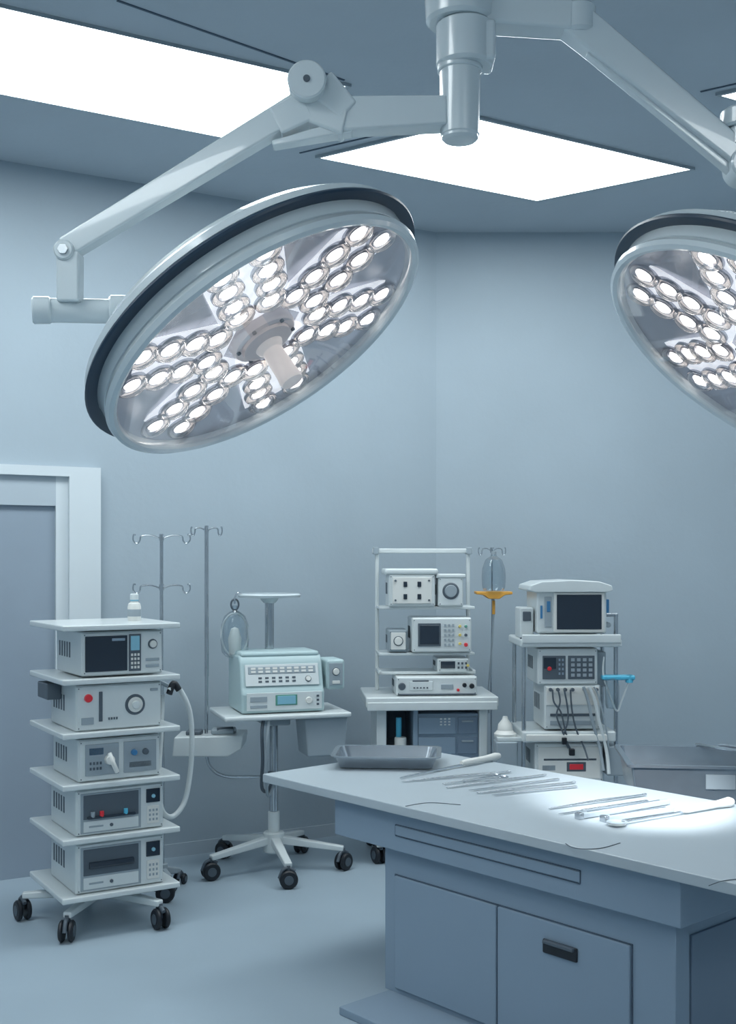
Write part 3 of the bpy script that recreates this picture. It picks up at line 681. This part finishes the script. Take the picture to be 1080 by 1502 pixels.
f = Q.dev('power_unit', qx(776), qx(876), -.17, .15, qz(1150), qz(1092), 'white')
f.rect(.05, .95, .1, .9, 'white2').rect(.12, .9, .55, .62, 'dgrey').rect(.46, .74, .28, .52, 'dgrey', .007).rect(.50, .70, .33, .47, 'red', .010).rect(.1, .3, .3, .45, 'grey')
Q.bx('base_shelf', qx(757), qx(900), -.22, .22, .13, .17, 'white', .01)
Q.bx('base_cabinet', qx(776), qx(876), -.16, .16, .17, qz(1150), 'white', .006)
for i, (x, y) in enumerate(((qx(765), -.18), (qx(892), -.18), (qx(765), .18), (qx(892), .18))): Q.caster(i+1, x, y, .045, .6*i, .13)
Q.bx('tube_holder', qx(874), qx(922), -.19, -.13, qz(999), qz(992), 'cyan', .008); Q.cyl('tube_holder_ring', (qx(914), -.17, qz(1003)), (qx(914), -.17, qz(992)), .02, 'cyan')
Q.lathe('drain_bottle', [(0, 0), (.03, .004), (.036, .03), (.036, .12), (.03, .15), (.012, .165)], 'glass', (qx(889), -.17, qz(1042)))
Q.tube('drain_line', [(qx(914), -.17, qz(1000)), (qx(903), -.17, qz(1030)), (qx(896), -.17, qz(1045)), (qx(885), -.17, qz(1020)), (qx(876), -.17, qz(990)), (qx(878), -.16, qz(965))], .005, 'white', 8)
Q.bx('flask_bracket', qx(722), qx(760), -.16, -.04, qz(1090), qz(1084), 'white', .004)
Q.bx('flask_base', qx(720), qx(752), -.17, -.05, qz(1130), qz(1090), 'grey', .01)
Q.lathe('flask', [(0, 0), (.056, 0), (.058, .012), (.040, .030), (.036, .06), (.016, .085), (.012, .10), (0, .10)], 'white2', (qx(736), -.10, qz(1084)))
Q.bx('side_bin', qx(880), qx(905), -.20, .0, qz(1140), qz(1096), 'grey', .008)

# ------------------------------------------------------------ basin trolley
B = G('basin_trolley', (1.52, 5.02, 0), -6)
loft(B, 'basin', [(.76, .46, .02, .60), (.80, .50, .02, .735), (.84, .54, .025, .737), (.84, .54, .025, .748), (.79, .49, .02, .747), (.75, .45, .02, .62)], 'sstain')
B.bx('front_label', -.10, .02, -.252, -.242, .65, .71, 'grey', .002)
for i, (x, y) in enumerate(((-.34, -.19), (.34, -.19), (-.34, .19), (.34, .19))):
    B.cyl('leg_%d' % (i+1), (x, y, .09), (x, y, .62), .013, 'steel'); B.caster(i+1, x, y, .04, i, .1)
B.bx('lower_shelf', -.36, .36, -.21, .21, .25, .265, 'sstain', .004)
B.bx('under_frame', -.36, .36, -.21, .21, .57, .605, 'steel', .006)
B.tube('rod_1', [(-.05, .26, .755), (.15, -.1, .775), (.30, -.26, .755)], .007, 'steel', smooth=False)
B.tube('rod_2', [(.05, .26, .755), (.25, -.02, .775), (.40, -.25, .755)], .007, 'steel', smooth=False)
B.bx('cloth_fold', .22, .41, -.26, .10, .748, .775, 'white2', .01)

# ------------------------------------------------------------ world + camera
w = bpy.data.worlds.new('world'); scene.world = w; w.use_nodes = True
w.node_tree.nodes['Background'].inputs[0].default_value = (.5, .6, .7, 1); w.node_tree.nodes['Background'].inputs[1].default_value = .3
cam = bpy.data.cameras.new('camera'); co = bpy.data.objects.new('camera', cam); scene.collection.objects.link(co)
co.location = (0, 0, EYE); co.rotation_euler = (math.radians(90), 0, 0)
cam.sensor_fit = 'VERTICAL'; cam.sensor_height = 24; cam.lens = F*24/1502; cam.shift_y = (HOR-751)/1502
cam.clip_start = .05; cam.clip_end = 60
scene.camera = co
